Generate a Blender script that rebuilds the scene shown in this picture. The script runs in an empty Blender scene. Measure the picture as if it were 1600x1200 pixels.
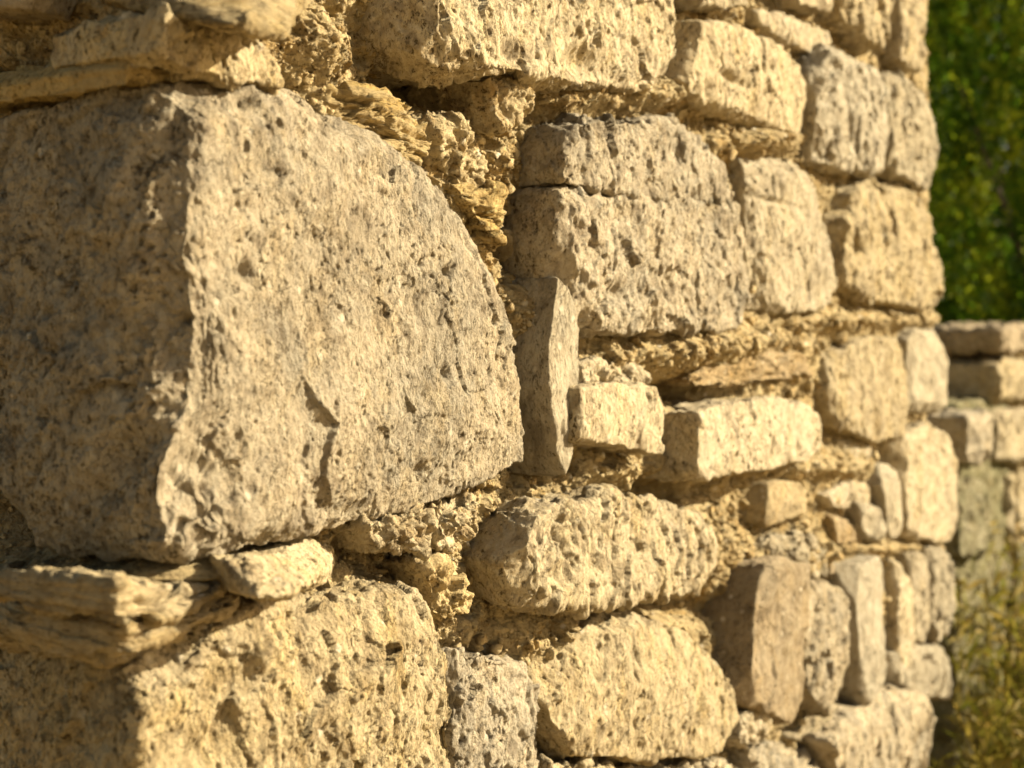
import bpy, bmesh, math, random
import numpy as np
from mathutils import Vector
R = math.radians
random.seed(7)
SC = bpy.context.scene
COL = SC.collection

# ------------------------------------------------------------------ camera, sky, sun, exposure
CH = 1.20                                  # camera height above the ground
FPX = 2222.0                               # focal length in photo pixels (50 mm on 36 mm)
PITCH = math.atan(-40 / FPX)
cd = bpy.data.cameras.new("camera"); cam = bpy.data.objects.new("camera", cd); COL.objects.link(cam)
cam.location = (0, 0, CH); cam.rotation_euler = (math.pi / 2 + PITCH, 0, 0)
cd.lens = 50; cd.sensor_width = 36; cd.clip_start = 0.02; cd.clip_end = 500
cd.dof.use_dof = True; cd.dof.focus_distance = 1.12; cd.dof.aperture_fstop = 6.0; cd.dof.aperture_blades = 7
SC.camera = cam

ALPHA = math.atan(1250 / FPX)
U = np.array([math.sin(ALPHA), math.cos(ALPHA), 0.0])        # along the wall, away from the camera
N = np.array([math.cos(ALPHA), -math.sin(ALPHA), 0.0])       # out of the wall
Z = np.array([0, 0, 1.0])
D = 0.63                                                     # camera to wall face
SUN = 0.64 * N + 0.56 * U + 0.43 * Z
SUN = SUN / np.linalg.norm(SUN)
elev = math.asin(SUN[2]); azim = math.atan2(SUN[0], SUN[1])  # azimuth from +Y towards +X

W = bpy.data.worlds.new("World"); SC.world = W; W.use_nodes = True
nt = W.node_tree; nt.nodes.clear()
sky = nt.nodes.new("ShaderNodeTexSky"); sky.sky_type = 'NISHITA'; sky.sun_disc = False
sky.sun_elevation = elev; sky.sun_rotation = azim; sky.dust_density = 3.0; sky.air_density = 0.8; sky.ozone_density = 0.6
bg = nt.nodes.new("ShaderNodeBackground"); bg.inputs[1].default_value = 0.07
wo = nt.nodes.new("ShaderNodeOutputWorld")
wb = nt.nodes.new("ShaderNodeMix"); wb.data_type = 'RGBA'; wb.blend_type = 'MULTIPLY'; wb.inputs[0].default_value = 1   # the camera's warm white balance
wb.inputs[7].default_value = (1.0, .85, .57, 1); nt.links.new(sky.outputs[0], wb.inputs[6]); nt.links.new(wb.outputs[2], bg.inputs[0]); nt.links.new(bg.outputs[0], wo.inputs[0])
sd = bpy.data.lights.new("sun", 'SUN'); sd.energy = 5.0; sd.angle = R(0.5); sd.color = (1.0, 0.86, 0.575)
so = bpy.data.objects.new("sun", sd); COL.objects.link(so)
so.rotation_euler = Vector(SUN).to_track_quat('Z', 'Y').to_euler(); so.location = (3, -2, 5)
SC.cycles.use_denoising = True; SC.cycles.denoising_prefilter = 'ACCURATE'; SC.cycles.denoising_input_passes = 'RGB_ALBEDO_NORMAL'; SC.cycles.max_bounces = 5; SC.cycles.diffuse_bounces = 3; SC.cycles.glossy_bounces = 1
SC.view_settings.view_transform = 'Standard'; SC.view_settings.look = 'None'
SC.view_settings.exposure = 1.40; SC.view_settings.gamma = 1.0

# ------------------------------------------------------------------ geometry of the place
CAM = np.array([0, 0, CH])
cp, sp_ = math.cos(PITCH), math.sin(PITCH)
def ray(x, y):
    a, b = x - 800.0, -(y - 600.0)
    return np.array([a, FPX * cp - b * sp_, FPX * sp_ + b * cp])
def onface(x, y, w=0.0):                   # a point of the wall face plane pushed out by w
    r = ray(x, y); return CAM + r * ((-D + w) / r.dot(N))
S0 = (onface(292, 600, 0.05) - CAM).dot(U)                   # the corner of the wall
def onend(x, y, e=0.0):                    # a point of the end face, pushed out by e
    r = ray(x, y); return CAM + r * ((S0 - e) / r.dot(U))
def swz(p):
    q = p - CAM; return q.dot(U), q.dot(N) + D, q[..., 2] if q.ndim > 1 else q[2]
def fromswz(s, w, z): return CAM + s * U + (w - D) * N + z * Z

# ------------------------------------------------------------------ noise
def _hash(ix, iy, iz, seed):
    h = (ix.astype(np.uint32) * np.uint32(374761393) + iy.astype(np.uint32) * np.uint32(668265263)
         + iz.astype(np.uint32) * np.uint32(2147483647) + np.uint32(seed * 1274126177 & 0xffffffff))
    h ^= h >> np.uint32(13); h *= np.uint32(1274126177); h ^= h >> np.uint32(16)
    h *= np.uint32(2246822519); h ^= h >> np.uint32(13)
    return h
_G = np.random.RandomState(3).normal(size=(256, 3)); _G /= np.linalg.norm(_G, axis=1)[:, None]; _G = _G.astype(np.float32)
def perlin(p, seed=0):
    p = p.astype(np.float32); i = np.floor(p).astype(np.int64); f = p - i
    u = f * f * f * (f * (f * 6 - 15) + 10)
    out = 0
    for dx in (0, 1):
        wx = u[:, 0] if dx else 1 - u[:, 0]
        for dy in (0, 1):
            wy = u[:, 1] if dy else 1 - u[:, 1]
            for dz in (0, 1):
                wz = u[:, 2] if dz else 1 - u[:, 2]
                g = _G[_hash(i[:, 0] + dx, i[:, 1] + dy, i[:, 2] + dz, seed) & np.uint32(255)]
                d = (g[:, 0] * (f[:, 0] - dx) + g[:, 1] * (f[:, 1] - dy) + g[:, 2] * (f[:, 2] - dz))
                out = out + wx * wy * wz * d
    return out * 1.6
def worley(p, seed=0, tilt=False):
    p = p.astype(np.float32); i = np.floor(p).astype(np.int64); f = p - i
    f1 = np.full(len(p), 9.0, np.float32); cid = np.zeros(len(p), np.float32); til = np.zeros(len(p), np.float32)
    for dx in (-1, 0, 1):
        for dy in (-1, 0, 1):
            for dz in (-1, 0, 1):
                h = _hash(i[:, 0] + dx, i[:, 1] + dy, i[:, 2] + dz, seed)
                a = (h & np.uint32(1023)).astype(np.float32) / 1023; b = ((h >> np.uint32(10)) & np.uint32(1023)).astype(np.float32) / 1023
                c = ((h >> np.uint32(20)) & np.uint32(1023)).astype(np.float32) / 1023
                d = (dx + a - f[:, 0]) ** 2 + (dy + b - f[:, 1]) ** 2 + (dz + c - f[:, 2]) ** 2
                m = d < f1; f1 = np.where(m, d, f1); cid = np.where(m, a, cid)
                if tilt:
                    t = (dx + a - f[:, 0]) * (2 * b - 1) + (dy + b - f[:, 1]) * (2 * c - 1) + (dz + c - f[:, 2]) * (2 * a - 1); til = np.where(m, t, til)
    return (np.sqrt(f1), cid, til) if tilt else (np.sqrt(f1), cid)
def sstep(a, b, x):
    t = np.clip((x - a) / (b - a), 0, 1); return t * t * (3 - 2 * t)

# ------------------------------------------------------------------ materials
def rgb(*c): return (c[0], c[1], c[2], 1)
def stone_material(name, base, grey, ochre, ochre_amt=.5, grey_amt=.5, pits=1.0, rough=.92, streak=(1, 1, 1), bump=1.0, fleck=.5):
    m = bpy.data.materials.new(name); m.use_nodes = True; t = m.node_tree; L = t.links; t.nodes.clear()
    def nd(k, **kw):
        n = t.nodes.new(k)
        for a, b in kw.items(): setattr(n, a, b)
        return n
    out = nd("ShaderNodeOutputMaterial"); bs = nd("ShaderNodeBsdfPrincipled"); L.new(bs.outputs[0], out.inputs[0])
    bs.inputs['Roughness'].default_value = rough; bs.inputs['Specular IOR Level'].default_value = .18
    tc = nd("ShaderNodeTexCoord"); oi = nd("ShaderNodeObjectInfo")
    mul = nd("ShaderNodeMath", operation='MULTIPLY'); mul.inputs[1].default_value = 37.0; L.new(oi.outputs['Random'], mul.inputs[0])
    add = nd("ShaderNodeVectorMath", operation='ADD'); L.new(tc.outputs['Object'], add.inputs[0]); L.new(mul.outputs[0], add.inputs[1])
    sc = nd("ShaderNodeVectorMath", operation='MULTIPLY'); L.new(add.outputs[0], sc.inputs[0]); sc.inputs[1].default_value = streak
    def noise(scale, det=6, ro=.6, src=add, dist=0):
        n = nd("ShaderNodeTexNoise"); n.inputs['Scale'].default_value = scale; n.inputs['Detail'].default_value = det
        n.inputs['Roughness'].default_value = ro; n.inputs['Distortion'].default_value = dist; L.new(src.outputs[0], n.inputs['Vector']); return n
    def ramp(src, a, b, lo=0., hi=1.):
        r = nd("ShaderNodeMapRange"); r.inputs[1].default_value = a; r.inputs[2].default_value = b
        r.inputs[3].default_value = lo; r.inputs[4].default_value = hi; L.new(src, r.inputs[0]); r.clamp = True; return r
    def mix(fac, a, b, blend='MIX'):
        x = nd("ShaderNodeMix", data_type='RGBA', blend_type=blend)
        if isinstance(fac, float): x.inputs[0].default_value = fac
        else: L.new(fac, x.inputs[0])
        for k, v in ((6, a), (7, b)):
            if isinstance(v, tuple): x.inputs[k].default_value = v
            else: L.new(v, x.inputs[k])
        return x.outputs[2]
    n1 = noise(9, 5, .65, dist=.6); n2 = noise(22, 5, .7, src=sc, dist=.8); n3 = noise(330, 4, .8, src=sc); n4 = noise(90, 6, .75, src=sc)
    c = mix(ramp(n1.outputs[0], .42, .62, 0, grey_amt).outputs[0], rgb(*base), rgb(*grey))
    c = mix(ramp(n2.outputs[0], .50, .68, 0, ochre_amt).outputs[0], c, rgb(*ochre))
    n5 = noise(30, 5, .6, dist=1.2)
    c = mix(ramp(n5.outputs[0], .51, .66, 0, .75).outputs[0], c, mix(1.0, c, rgb(.55, .52, .50), 'MULTIPLY'))
    c = mix(ramp(n5.outputs[0], .30, .46, .5, 0).outputs[0], c, mix(.4, c, rgb(.70, .62, .50)))
    vr = nd("ShaderNodeMath", operation='MULTIPLY'); vr.inputs[1].default_value = 7.31; L.new(oi.outputs['Random'], vr.inputs[0]); vf = nd("ShaderNodeMath", operation='FRACT'); L.new(vr.outputs[0], vf.inputs[0])
    hs = nd("ShaderNodeHueSaturation"); L.new(ramp(vf.outputs[0], 0, 1, .80, 1.14).outputs[0], hs.inputs['Saturation']); L.new(ramp(oi.outputs['Random'], 0, 1, .84, 1.08).outputs[0], hs.inputs['Value']); L.new(c, hs.inputs['Color'])
    c = hs.outputs[0]
    c = mix(ramp(n4.outputs[0], .36, .66, 0, 1).outputs[0], mix(1.0, c, rgb(.78, .74, .70), 'MULTIPLY'), c)
    # tiny dark grains and pale crystal flecks
    cv = nd("ShaderNodeTexVoronoi", feature='DISTANCE_TO_EDGE'); cv.inputs['Scale'].default_value = 9; wc = nd("ShaderNodeVectorMath", operation='MULTIPLY_ADD')
    L.new(n5.outputs['Color'], wc.inputs[0]); wc.inputs[1].default_value = (.09, .09, .09); L.new(add.outputs[0], wc.inputs[2]); wc2 = nd("ShaderNodeVectorMath", operation='MULTIPLY_ADD')
    L.new(n4.outputs['Color'], wc2.inputs[0]); wc2.inputs[1].default_value = (.02, .02, .02); L.new(wc.outputs[0], wc2.inputs[2]); L.new(wc2.outputs[0], cv.inputs['Vector'])
    ck = nd("ShaderNodeMath", operation='MULTIPLY'); L.new(ramp(cv.outputs['Distance'], .004, .014, 1, 0).outputs[0], ck.inputs[0]); L.new(ramp(n1.outputs[0], .50, .58, 0, 1).outputs[0], ck.inputs[1])
    c = mix(ramp(ck.outputs[0], 0, 1, 0, .6).outputs[0], c, rgb(base[0] * .25, base[1] * .2, base[2] * .14))
    c = mix(ramp(n3.outputs[0], .56, .70, 0, .6).outputs[0], c, rgb(base[0] * .30, base[1] * .26, base[2] * .2))
    v = nd("ShaderNodeTexVoronoi"); v.inputs['Scale'].default_value = 85; L.new(add.outputs[0], v.inputs['Vector'])
    fl = nd("ShaderNodeMath", operation='MULTIPLY'); L.new(ramp(v.outputs['Distance'], .16, .34, 1, 0).outputs[0], fl.inputs[0])
    sx = nd("ShaderNodeSeparateColor"); L.new(v.outputs['Color'], sx.inputs[0])
    L.new(ramp(sx.outputs[0], .90, .93, 0, fleck).outputs[0], fl.inputs[1])
    c = mix(fl.outputs[0], c, rgb(.72, .66, .56))
    # pores
    vp = nd("ShaderNodeTexVoronoi"); vp.inputs['Scale'].default_value = 165; wv = nd("ShaderNodeVectorMath", operation='MULTIPLY_ADD'); L.new(n4.outputs['Color'], wv.inputs[0]); wv.inputs[1].default_value = (.022, .022, .022); L.new(sc.outputs[0], wv.inputs[2]); L.new(wv.outputs[0], vp.inputs['Vector'])
    sp2 = nd("ShaderNodeSeparateColor"); L.new(vp.outputs['Color'], sp2.inputs[0])
    pr = nd("ShaderNodeMath", operation='MULTIPLY'); L.new(ramp(vp.outputs['Distance'], .10, .42, 1, 0).outputs[0], pr.inputs[0])
    L.new(ramp(sp2.outputs[1], .55, .72, 0, 1).outputs[0], pr.inputs[1])
    vq = nd("ShaderNodeTexVoronoi"); vq.inputs['Scale'].default_value = 400; L.new(wv.outputs[0], vq.inputs['Vector'])
    sq = nd("ShaderNodeSeparateColor"); L.new(vq.outputs['Color'], sq.inputs[0]); qr = nd("ShaderNodeMath", operation='MULTIPLY')
    L.new(ramp(vq.outputs['Distance'], .15, .48, 1, 0).outputs[0], qr.inputs[0]); L.new(ramp(sq.outputs[1], .50, .7, 0, .8).outputs[0], qr.inputs[1])
    mx_ = nd("ShaderNodeMath", operation='MAXIMUM'); L.new(pr.outputs[0], mx_.inputs[0]); L.new(qr.outputs[0], mx_.inputs[1]); pr = mx_
    pm = nd("ShaderNodeMath", operation='MULTIPLY'); L.new(pr.outputs[0], pm.inputs[0]); L.new(ramp(n2.outputs[0], .40, .58, .22, 1).outputs[0], pm.inputs[1])
    pd = ramp(pm.outputs[0], .22, .5, 0, .9)
    c = mix(pd.outputs[0], c, rgb(base[0] * .22, base[1] * .18, base[2] * .12))
    L.new(c, bs.inputs['Base Color'])
    h1 = nd("ShaderNodeMath", operation='MULTIPLY_ADD'); L.new(n3.outputs[0], h1.inputs[0]); h1.inputs[1].default_value = .9
    h2 = nd("ShaderNodeMath", operation='MULTIPLY_ADD'); L.new(n4.outputs[0], h2.inputs[0]); h2.inputs[1].default_value = 2.0; L.new(h1.outputs[0], h2.inputs[2])
    h3 = nd("ShaderNodeMath", operation='MULTIPLY_ADD'); L.new(pm.outputs[0], h3.inputs[0]); h3.inputs[1].default_value = -1.0 * pits; L.new(h2.outputs[0], h3.inputs[2])
    h1.inputs[2].default_value = 0
    h4 = nd('ShaderNodeMath', operation='MULTIPLY_ADD'); L.new(ck.outputs[0], h4.inputs[0]); h4.inputs[1].default_value = -1.2; L.new(h3.outputs[0], h4.inputs[2]); h3 = h4
    bp = nd("ShaderNodeBump"); bp.inputs['Strength'].default_value = 1.0; bp.inputs['Distance'].default_value = .0025 * bump
    L.new(h3.outputs[0], bp.inputs['Height']); L.new(bp.outputs[0], bs.inputs['Normal'])
    return m
M = {
 'grey': stone_material('grey_limestone', (.53, .465, .36), (.37, .34, .285), (.56, .44, .25), .38, .85, 1.3, streak=(1.3, 1.3, .85), bump=1.1),
 'cream': stone_material('cream_limestone', (.54, .465, .325), (.49, .43, .33), (.58, .45, .23), .55, .6, 1.1, streak=(1.3, 1.3, .75), bump=1.0),
 'pale': stone_material('pale_limestone', (.46, .41, .315), (.42, .39, .32), (.49, .40, .25), .35, .5, .9, streak=(1.5, 1.5, .6), bump=.9),
 'ochre': stone_material('ochre_sandstone', (.53, .42, .23), (.45, .37, .24), (.52, .36, .14), .5, .5, .9),
 'layer': stone_material('layered_sandstone', (.53, .43, .26), (.42, .37, .27), (.52, .37, .14), .7, .5, .6, streak=(.6, .6, 3.2)),
 'mortar': stone_material('earthen_mortar', (.62, .505, .30), (.56, .475, .32), (.56, .37, .13), .8, .4, 1.2, fleck=.9, bump=1.2),
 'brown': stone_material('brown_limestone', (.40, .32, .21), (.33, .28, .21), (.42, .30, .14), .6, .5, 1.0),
 'dimmed': stone_material('dimmed_olive_limestone', (.24, .22, .13), (.17, .17, .08), (.30, .24, .10), .6, .8, 1.0),  # olive stone, darkened so its colour carries the far wall's shade
}

# ------------------------------------------------------------------ stones
frs = np.random.RandomState(21)
def facet(P, cuts):
    """knock flat facets off a convex lump: planes that shave its front rim and corners"""
    bm = bmesh.new(); 
    for p in P: bm.verts.new(tuple(p))
    r = bmesh.ops.convex_hull(bm, input=bm.verts[:])
    bmesh.ops.delete(bm, geom=[g for g in set(r['geom_interior'] + r['geom_unused']) if isinstance(g, bmesh.types.BMVert)], context='VERTS')
    q = (P - CAM) @ A2L; ext = np.ptp(q, axis=0); size = min(ext[0], ext[2])
    for k in range(cuts):
        a = frs.uniform(0, 2 * math.pi); rim = k % 3 > 0
        n = (N * 1.0 + (math.cos(a) * U + math.sin(a) * Z) * (frs.uniform(.5, 1.3) if rim else frs.uniform(.08, .3)))
        n /= np.linalg.norm(n); V = np.array([v.co[:] for v in bm.verts]); sup = (V @ n).max()
        cut = size * (frs.uniform(.025, .075) if rim else frs.uniform(.01, .035)); co = n * (sup - cut)
        bmesh.ops.bisect_plane(bm, geom=bm.verts[:] + bm.edges[:] + bm.faces[:], plane_co=co, plane_no=n, clear_outer=True)
    out = np.array([v.co[:] for v in bm.verts]); bm.free(); return out
A2L = np.stack([U, N, Z], 1)               # world -> (s, w, z)
def remesh_hulls(hulls, voxel, smooth, cuts=0):
    me = bpy.data.meshes.new('tmp'); bm = bmesh.new()
    for pts in hulls:
        pts = facet(np.array(pts, float), cuts)
        vs = [bm.verts.new(tuple(p)) for p in pts]
        r = bmesh.ops.convex_hull(bm, input=vs)
        bmesh.ops.delete(bm, geom=[g for g in set(r['geom_interior'] + r['geom_unused']) if isinstance(g, bmesh.types.BMVert)], context='VERTS')
    bm.to_mesh(me); bm.free()
    ob = bpy.data.objects.new('tmp', me); COL.objects.link(ob)
    md = ob.modifiers.new('r', 'REMESH'); md.mode = 'VOXEL'; md.voxel_size = voxel; md.adaptivity = 0
    dg = bpy.context.evaluated_depsgraph_get(); dg.update()
    out = bpy.data.meshes.new_from_object(ob.evaluated_get(dg))
    bpy.data.objects.remove(ob); bpy.data.meshes.remove(me)
    n = len(out.vertices); co = np.empty(n * 3, np.float32); out.vertices.foreach_get('co', co); co = co.reshape(-1, 3).astype(np.float64)
    ne = len(out.edges); ed = np.empty(ne * 2, np.int32); out.edges.foreach_get('vertices', ed); ed = ed.reshape(-1, 2)
    a = np.concatenate([ed[:, 0], ed[:, 1]]); b = np.concatenate([ed[:, 1], ed[:, 0]]); cnt = np.maximum(np.bincount(a, minlength=n), 1)
    for _ in range(smooth):
        co = .4 * co + .6 * np.stack([np.bincount(a, co[b, k], n) / cnt for k in range(3)], 1)
    out.vertices.foreach_set('co', co.astype(np.float32).ravel()); out.update()
    return out, co
def normals(me):
    n = len(me.vertices); a = np.empty(n * 3, np.float32); me.vertex_normals.foreach_get('vector', a); return a.reshape(-1, 3).astype(np.float64)
def setco(me, co):
    me.vertices.foreach_set('co', co.astype(np.float32).ravel()); me.update()
A2L = np.stack([U, N, Z], 1)               # world -> (s, w, z)
STY = {   # broad(9cm)  fbm(3.5cm)  chips  pits  fine  stretch in (s,w,z)
 'pit':    (.0044, .0016, .0008, .0034, 1.5, (1, 1, .82)),
 'rough':  (.0055, .0027, .0024, .0042, 1.3, (1.1, 1, .82)),
 'smooth': (.0040, .0014, .0003, .0010, .45, (1, 1, .9)),
 'layer':  (.0030, .0026, .0034, .0014, .9, (.40, .40, 1.9)),
 'crumb':  (.0050, .0060, .0046, .0044, 1.6, (1, 1, 1)),
}
FACET = {'pit': .055, 'rough': .14, 'smooth': .035, 'layer': .05, 'crumb': .16}
seedc = [10]
def shape(me, co, style, amp=1.0, dents=(), steps=None, voxel=.002, endamp=1.0):
    seedc[0] += 7; sd_ = seedc[0]
    a, b, c, pt, fi, st = STY[style]; rr_ = np.random.RandomState(sd_); c = c * rr_.uniform(.5, 1.3)
    nr = normals(me); l = (co - CAM) @ A2L * np.array(st)
    dis = a * perlin(l / .085, sd_)
    k, am = .036, b
    for o_ in range(5):
        if k < voxel * 1.4: break
        dis += am * (1 if o_ < 2 else fi) * perlin(l / k + 5 * o_, sd_ + 1 + o_); k *= .5; am *= .62
    # chipped facets: warped cells, each with its own level and tilt
    lw = l + .006 * np.stack([perlin(l / .014, sd_ + 11), perlin(l / .014, sd_ + 12), perlin(l / .014, sd_ + 13)], 1) + .0015 * np.stack([perlin(l / .004, sd_ + 14), perlin(l / .004, sd_ + 15), perlin(l / .004, sd_ + 16)], 1)
    f, cid = worley(lw / .021, sd_ + 17); dis += c * (cid - .5) * 1.2 + c * .5 * (.5 - f)
    # broken planes: each 4-5 cm cell leans its own way
    f, cid, tl = worley((l + .012 * np.stack([perlin(l / .03, sd_ + 61), perlin(l / .03, sd_ + 62), perlin(l / .03, sd_ + 63)], 1) + (lw - l) * .5) / .046, sd_ + 60, True)
    dis += FACET[style] * .046 * tl
    f, cid, tl = worley(lw / .019, sd_ + 64, True); dis += FACET[style] * .7 * .019 * tl
    if style == 'layer':                            # bedding: thin leaves of uneven length that break off in steps
        zz = (co[:, 2] - co[:, 2].min()) / .0075 + 1.3 * perlin(l / .09, sd_ + 70) + .25 * perlin(l / .012, sd_ + 71)
        zi = np.floor(zz); fr = zz - zi; ss = (co - CAM) @ U / .035 + (co - CAM) @ N / .05 + .8 * perlin(l / .02, sd_ + 72) + zi * 3.7
        hh = (_hash(zi.astype(np.int64), np.floor(ss).astype(np.int64), zi.astype(np.int64) * 0, sd_) & np.uint32(255)).astype(float) / 255
        dis += .0085 * (hh - .5) - .0030 * (1 - sstep(0, .22, fr))
    pt = pt * rr_.uniform(.35, 1.25)
    # pores in clusters, two sizes
    mask = sstep(-.35, .5, perlin(l / .055 + 2, sd_ + 8))
    f, cid = worley(lw / .0125, sd_ + 18); dis -= pt * (cid > .70) * (1 - sstep(.10, .20 + .25 * cid, f)) * (.25 + mask)
    if voxel < .0026:
        f, cid = worley(lw / .0058, sd_ + 19); dis -= pt * .75 * (cid > .50) * (1 - sstep(.10, .42, f)) * (.15 + mask)
    ea = (1 + (endamp - 1) * (sstep(.65, .95, -(nr @ U)) if endamp > 1 else sstep(.30, .62, -(nr @ U))))[:, None]; dis = dis * ea[:, 0]
    jag = np.array([[.0018, .022], [.0008, .010], [.0005, .0048], [.0004, .0024]]) * np.array([[.45 + .55 * fi, 1]])
    q = co.copy()
    for n_, (am_, k_) in enumerate(jag):
        if k_ < voxel * 1.8: continue
        lk = (q - CAM) / k_
        co = co + am_ * amp * np.minimum(ea, 1) ** .5 * np.stack([perlin(lk, sd_ + 30 + n_), perlin(lk, sd_ + 40 + n_), perlin(lk, sd_ + 50 + n_)], 1)
    co = co + nr * (dis * amp)[:, None]
    for (c0, rad, vec) in dents:
        dd = np.linalg.norm(((co - c0) @ A2L) / np.array(rad), axis=1)
        co = co + np.exp(-dd ** 2 * 1.2)[:, None] * np.array(vec)
    if steps is not None: co = steps(co)
    return co
def tagit(o, label, cat, group=None, kind=None):
    if label: o['label'] = label
    if cat: o['category'] = cat
    if group: o['group'] = group
    o['kind'] = kind or 'thing'
def smoothshade(me):
    me.polygons.foreach_set('use_smooth', [True] * len(me.polygons))

def px_of(P):
    q = P - CAM; yf = q[:, 1] * cp + q[:, 2] * sp_; zu = -q[:, 1] * sp_ + q[:, 2] * cp
    return 800 + FPX * q[:, 0] / yf, 600 - FPX * zu / yf, yf
def stone(name, label, mat, style, p, front, extra=(), back=.11, shrink=.82, mid=.03, bulge=.004, amp=1.0, dents=(), steps=None,
          hulls2=(), vox=1.0, smooth=2, endamp=.35, cuts=9, group='stones of the near wall', cat='stone'):
    """front: (x, y[, w]) seen on the wall face, w its distance out of the face; extra: ('E'|'F', x, y, w)"""
    hl = []
    for fr, ex in ((front, extra),) + tuple(hulls2):
        P = [onface(q[0], q[1], q[2] if len(q) > 2 else p) for q in fr]
        pts = list(P)
        if P:
            C0 = sum(P) / len(P); pts.append(C0 + N * bulge)
            for q in P:
                pts.append(q - N * mid)
                s, w, z = swz(q); cs, cw, cz = swz(C0)
                pts.append(fromswz(cs + (s - cs) * shrink, -back, cz + (z - cz) * shrink))
        for k, x, y, w in ex:
            pts.append(onend(x, y, w) if k == 'E' else onface(x, y, w))
            if k == 'E': pts.append(onend(x, y, w) + U * .03)
        hl.append(pts)
    allp = np.array([q for h in hl for q in h]); zc = np.median(px_of(allp)[2])
    voxel = max(.00100, zc * .00118) * vox
    me, co = remesh_hulls(hl, voxel, smooth, cuts)
    dn = [(onend(x, y, w) if k == 'E' else onface(x, y, w), rad, vec[0] * U + vec[1] * N + vec[2] * Z) for k, x, y, w, rad, vec in dents]
    co = shape(me, co, style, amp * min(1.35, .85 + .15 * zc), dn, steps, voxel, endamp)
    org = allp.mean(0); setco(me, co - org); smoothshade(me); me.materials.append(M[mat]); me.name = name
    o = bpy.data.objects.new(name, me); o.location = org; COL.objects.link(o)
    tagit(o, label, cat, group)
    return o

# the raised flake on the great block: everything right of this broken line stands proud
FL = np.array([(466, 560), (476, 590), (487, 622), (504, 645), (522, 662), (512, 690), (509, 745), (524, 778), (535, 800)], float)
FLs = np.array([[swz(onface(x, y, .055))[0], swz(onface(x, y, .055))[2]] for x, y in FL])
def flake(co):
    q = co - CAM; s = q @ U; z = q[:, 2]; w = q @ N + D
    o = np.argsort(FLs[:, 1]); ls = np.interp(z, FLs[o, 1], FLs[o, 0])
    ls = ls + .0016 * perlin(np.stack([s * 0, z / .008, z * 0], 1), 5) + .0008 * perlin(np.stack([s * 0, z / .003, z * 0], 1), 6)
    ramp_ = sstep(0, .0022, s - ls) * (1 - sstep(.02, .11, s - ls)) - .45 * sstep(.0, .012, ls - s + .0005) * (1 - sstep(.012, .05, ls - s))* (s < ls)
    zz = sstep(FLs[:, 1].min() - .004, FLs[:, 1].min() + .006, z) * (1 - sstep(FLs[:, 1].max() - .03, FLs[:, 1].max() + .002, z))
    X, Y, _ = px_of(co); g = np.exp(-((X - 305) / 50) ** 2 - ((Y - 800) / 75) ** 2)[:, None]      # crumbling lower corner
    co = co + g * .009 * np.stack([perlin(q / .014, 61), perlin(q / .014, 62), perlin(q / .014, 63)], 1) + g * .004 * np.stack([perlin(q / .006, 64), perlin(q / .006, 65), perlin(q / .006, 66)], 1)
    return co + N * (.0048 * ramp_ * zz * (w > .02))[:, None]

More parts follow.
